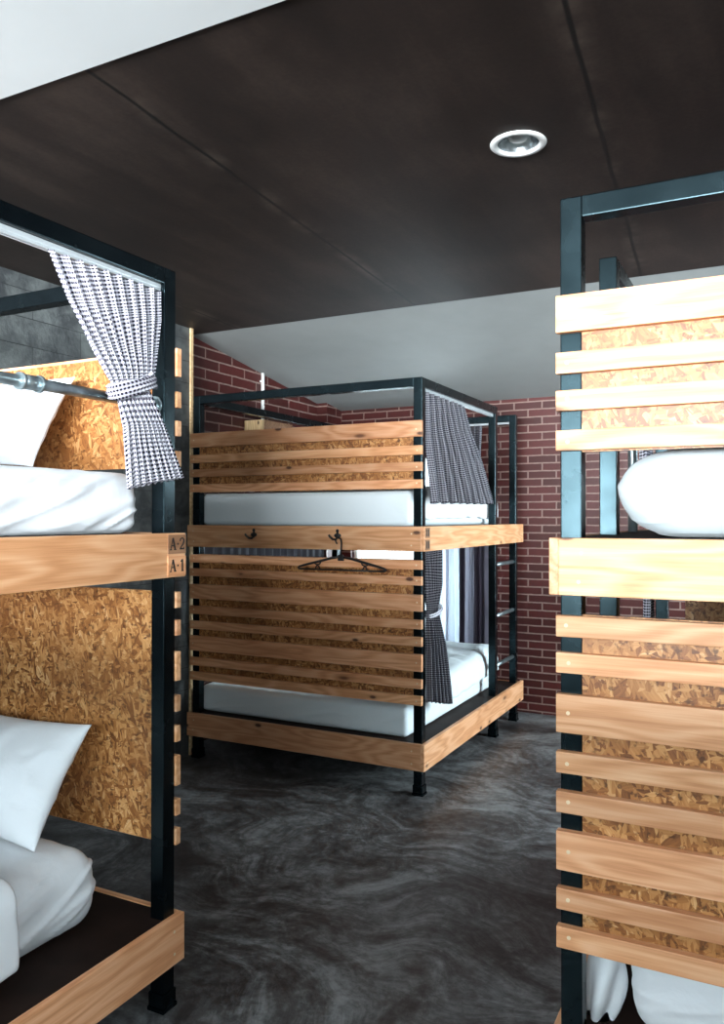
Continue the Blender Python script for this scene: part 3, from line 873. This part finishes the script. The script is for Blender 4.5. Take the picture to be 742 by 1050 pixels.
curtain('curtain',
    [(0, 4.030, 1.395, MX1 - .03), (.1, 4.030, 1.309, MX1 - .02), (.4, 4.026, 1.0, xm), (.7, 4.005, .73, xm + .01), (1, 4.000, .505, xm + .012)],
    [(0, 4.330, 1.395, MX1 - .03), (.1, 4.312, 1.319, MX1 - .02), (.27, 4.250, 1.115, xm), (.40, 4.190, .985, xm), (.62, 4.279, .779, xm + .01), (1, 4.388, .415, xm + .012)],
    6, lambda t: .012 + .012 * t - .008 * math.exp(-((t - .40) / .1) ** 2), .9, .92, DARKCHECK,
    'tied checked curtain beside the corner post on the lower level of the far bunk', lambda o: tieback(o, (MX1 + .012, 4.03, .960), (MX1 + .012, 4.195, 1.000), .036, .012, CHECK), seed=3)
# striped curtains at the far end of the middle bunk (these run across, along x)
yc = MY1 - .030
curtain('curtain', [(0, -2.275, 1.31, yc - .06), (1, -2.285, .47, yc - .06)], [(0, -1.83, 1.31, yc - .06), (1, -1.83, .47, yc - .06)],
    5.5, lambda t: .017, 1.0, .8, STRIPE, 'grey and white striped curtain by the window behind the lower far bunk', group=None, swap=True, seed=4)
SHEER = m_sheer(); DARKGREY = m_cloth('dark_grey_cotton', (.045, .042, .05))
curtain('curtain', [(0, -3.06, 1.95, 6.02), (1, -3.06, .47, 6.02)], [(0, -2.29, 1.95, 6.02), (1, -2.30, .47, 6.02)],
    11, lambda t: .010, 1.0, 1.4, SHEER, 'sheer white curtain on the bright window behind the far bunk', group=None, swap=True, seed=8)
curtain('curtain', [(0, 4.06, 1.312, -3.245), (1, 4.06, .52, -3.245)], [(0, 5.66, 1.312, -3.245), (1, 5.66, .52, -3.245)],
    16, lambda t: .009, 1.6, .8, DARKGREY, 'dark grey curtain glimpsed through the gap below the coat hooks', group=None, seed=9)
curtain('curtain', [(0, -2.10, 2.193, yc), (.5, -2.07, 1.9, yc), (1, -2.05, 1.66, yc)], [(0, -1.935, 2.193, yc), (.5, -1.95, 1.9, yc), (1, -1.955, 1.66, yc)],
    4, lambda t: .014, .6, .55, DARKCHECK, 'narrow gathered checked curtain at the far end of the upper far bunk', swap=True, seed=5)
# right bunk: curtains gathered at its far corner, one above the other
xr = RX0 - .024
curtain('curtain', [(0, 3.60, 1.31, xr), (1, 3.58, .55, xr)], [(0, 3.72, 1.31, xr), (1, 3.75, .55, xr)],
    4, lambda t: .014, .6, .8, CHECK, 'checked curtain glimpsed through the gap below the right bunk board', seed=6)
curtain('curtain', [(0, 3.46, 2.190, RX0 + .025), (.5, 3.50, 1.90, xr), (1, 3.46, 1.60, xr)], [(0, 3.68, 2.190, RX0 + .025), (.5, 3.66, 1.90, xr), (1, 3.70, 1.60, xr)],
    5, lambda t: .014, .7, .6, CHECK, 'checked curtain glimpsed just above the puffy mattress of the right bunk', seed=7)

# ------------------------------------------------------------------ small things
t = empty('ceiling_light', (LX, LY, ZC), 'round white recessed downlight in the dark brown ceiling', 'ceiling light')
def lathe(bm, prof, n=48, mi=0):
    rows = [[bm.verts.new((r * math.cos(2 * PI * i / n), r * math.sin(2 * PI * i / n), z)) for i in range(n)] for r, z in prof]
    for a, b in zip(rows, rows[1:]):
        for i in range(n):
            f = bm.faces.new((a[i], a[(i + 1) % n], b[(i + 1) % n], b[i])); f.smooth = True; f.material_index = mi
bm = bmesh.new(); lathe(bm, [(.066, .004), (.066, -.003), (.072, -.0065), (.086, -.006), (.0895, -.0025), (.0895, -.0002)])
link('trim_ring', bm, WHITE, t, True)
bm = bmesh.new(); lathe(bm, [(.066, .002), (.063, .02), (.055, .045), (.043, .062), (.028, .068), (.001, .069)])
link('reflector', bm, SILVER, t, True)
bm = bmesh.new(); lathe(bm, [(.0005, .006), (.016, .0075), (.028, .013), (.035, .024), (.034, .038), (.026, .052), (.018, .066)])
link('bulb', bm, BULB, t, True)

bm = bmesh.new(); add_cyl(bm, (XL + .013, 4.977, 2.2055), (XL + .013, 4.977, 2.603), .0125)
for z in (2.30, 2.52): add_box(bm, XL, XL + .012, 4.955, 4.999, z - .006, z + .006, 0, .002)
tag(link('conduit_pipe', bm, WHITE), 'thin white conduit pipe up the brick wall above the far bunk', 'pipe')

t = empty('shelf_box', (XL, 4.96, 2.0), 'small wooden box on the brick wall behind the far bunk headboard', 'box')
bm = bmesh.new(); add_box(bm, -.17, .17, -.011, .011, -.09, .09, 0, .002)
# the front board carries vertical grain: local x is laid upright
link('front_board', bm, PALEWOOD, t, loc=(.083, -.195, .090), rot=(0, PI / 2, 0)).scale = (.66, 1, .86)
bm = bmesh.new()
add_box(bm, .144, .160, -.182, .20, -.015, .205, 0, .002); add_box(bm, .004, .020, -.182, .20, -.015, .205, 0, .002)
add_box(bm, .020, .144, .184, .20, -.015, .205); add_box(bm, .020, .144, -.182, .184, -.015, .001)
link('box_sides', bm, STAIN, t)

# ------------------------------------------------------------------ light
def area(name, loc, rot, sx, sy, power, col):
    d = bpy.data.lights.new(name, 'AREA'); d.shape = 'RECTANGLE'; d.size = sx; d.size_y = sy; d.energy = power; d.color = col
    o = bpy.data.objects.new(name, d); C.objects.link(o); o.location = loc; o.rotation_euler = rot
    return o
COOL = (.78, .92, 1.0)
area('front_daylight', ((WF[0] + WF[1]) / 2, YF - 3.0, 2.3), (PI / 2, 0, 0), 7.5, 3.2, 560, COOL)
# unseen lamp panel added low outside the front glazing, lifting ceiling and upper bunks
area('low_fill_light', (2.6, YF - 9.0, .95), (PI * .53, 0, .28), 13.0, 2.2, 10800, (.91, .95, 1.0))
area('back_daylight', ((WB[0] + WB[1]) / 2, YB + .40, (WB[2] + WB[3]) / 2), (-PI / 2, 0, 0), WB[1] - WB[0] + .1, WB[3] - WB[2] + .1, 70, COOL)
area('right_daylight', (XR + .30, (WR[0] + WR[1]) / 2, (WR[2] + WR[3]) / 2), (0, PI / 2, 0), WR[3] - WR[2], WR[1] - WR[0], 150, COOL)
area('side_daylight', (XR + .30, (WS[0] + WS[1]) / 2, (WS[2] + WS[3]) / 2), (0, PI / 2, 0), WS[3] - WS[2], WS[1] - WS[0], 75, COOL)
w = bpy.data.worlds.new('sky'); bpy.context.scene.world = w; w.use_nodes = True
bg = w.node_tree.nodes['Background']; bg.inputs[0].default_value = (.80, .92, 1.0, 1); bg.inputs[1].default_value = 2.0

# ------------------------------------------------------------------ camera
cam = bpy.data.cameras.new('camera'); co = bpy.data.objects.new('camera', cam); C.objects.link(co)
F = 817.425
cam.sensor_fit = 'VERTICAL'; cam.sensor_height = 36; cam.sensor_width = 36; cam.lens = 36 * F / 1050
co.location = (0, 0, 1.5)
yaw, pit, rol = math.radians(27.0561), math.radians(.4039), math.radians(-.0378)
fw = Vector((-math.sin(yaw) * math.cos(pit), math.cos(yaw) * math.cos(pit), math.sin(pit)))
right = Vector((math.cos(yaw), math.sin(yaw), 0)); upv = right.cross(fw)
r2 = right * math.cos(rol) - upv * math.sin(rol); u2 = upv * math.cos(rol) + right * math.sin(rol)
co.matrix_world = Matrix(((r2.x, u2.x, -fw.x, 0), (r2.y, u2.y, -fw.y, 0), (r2.z, u2.z, -fw.z, 1.5), (0, 0, 0, 1)))
cam.clip_start = .02; cam.clip_end = 100
S = bpy.context.scene
S.camera = co
S.view_settings.view_transform = 'Standard'; S.view_settings.look = 'None'
S.view_settings.gamma = 1; S.view_settings.use_curve_mapping = False
S.view_settings.exposure = 0.68
S.cycles.max_bounces = 10; S.cycles.diffuse_bounces = 6; S.cycles.transparent_max_bounces = 12
S.cycles.use_denoising = True
S.cycles.caustics_reflective = False; S.cycles.caustics_refractive = False
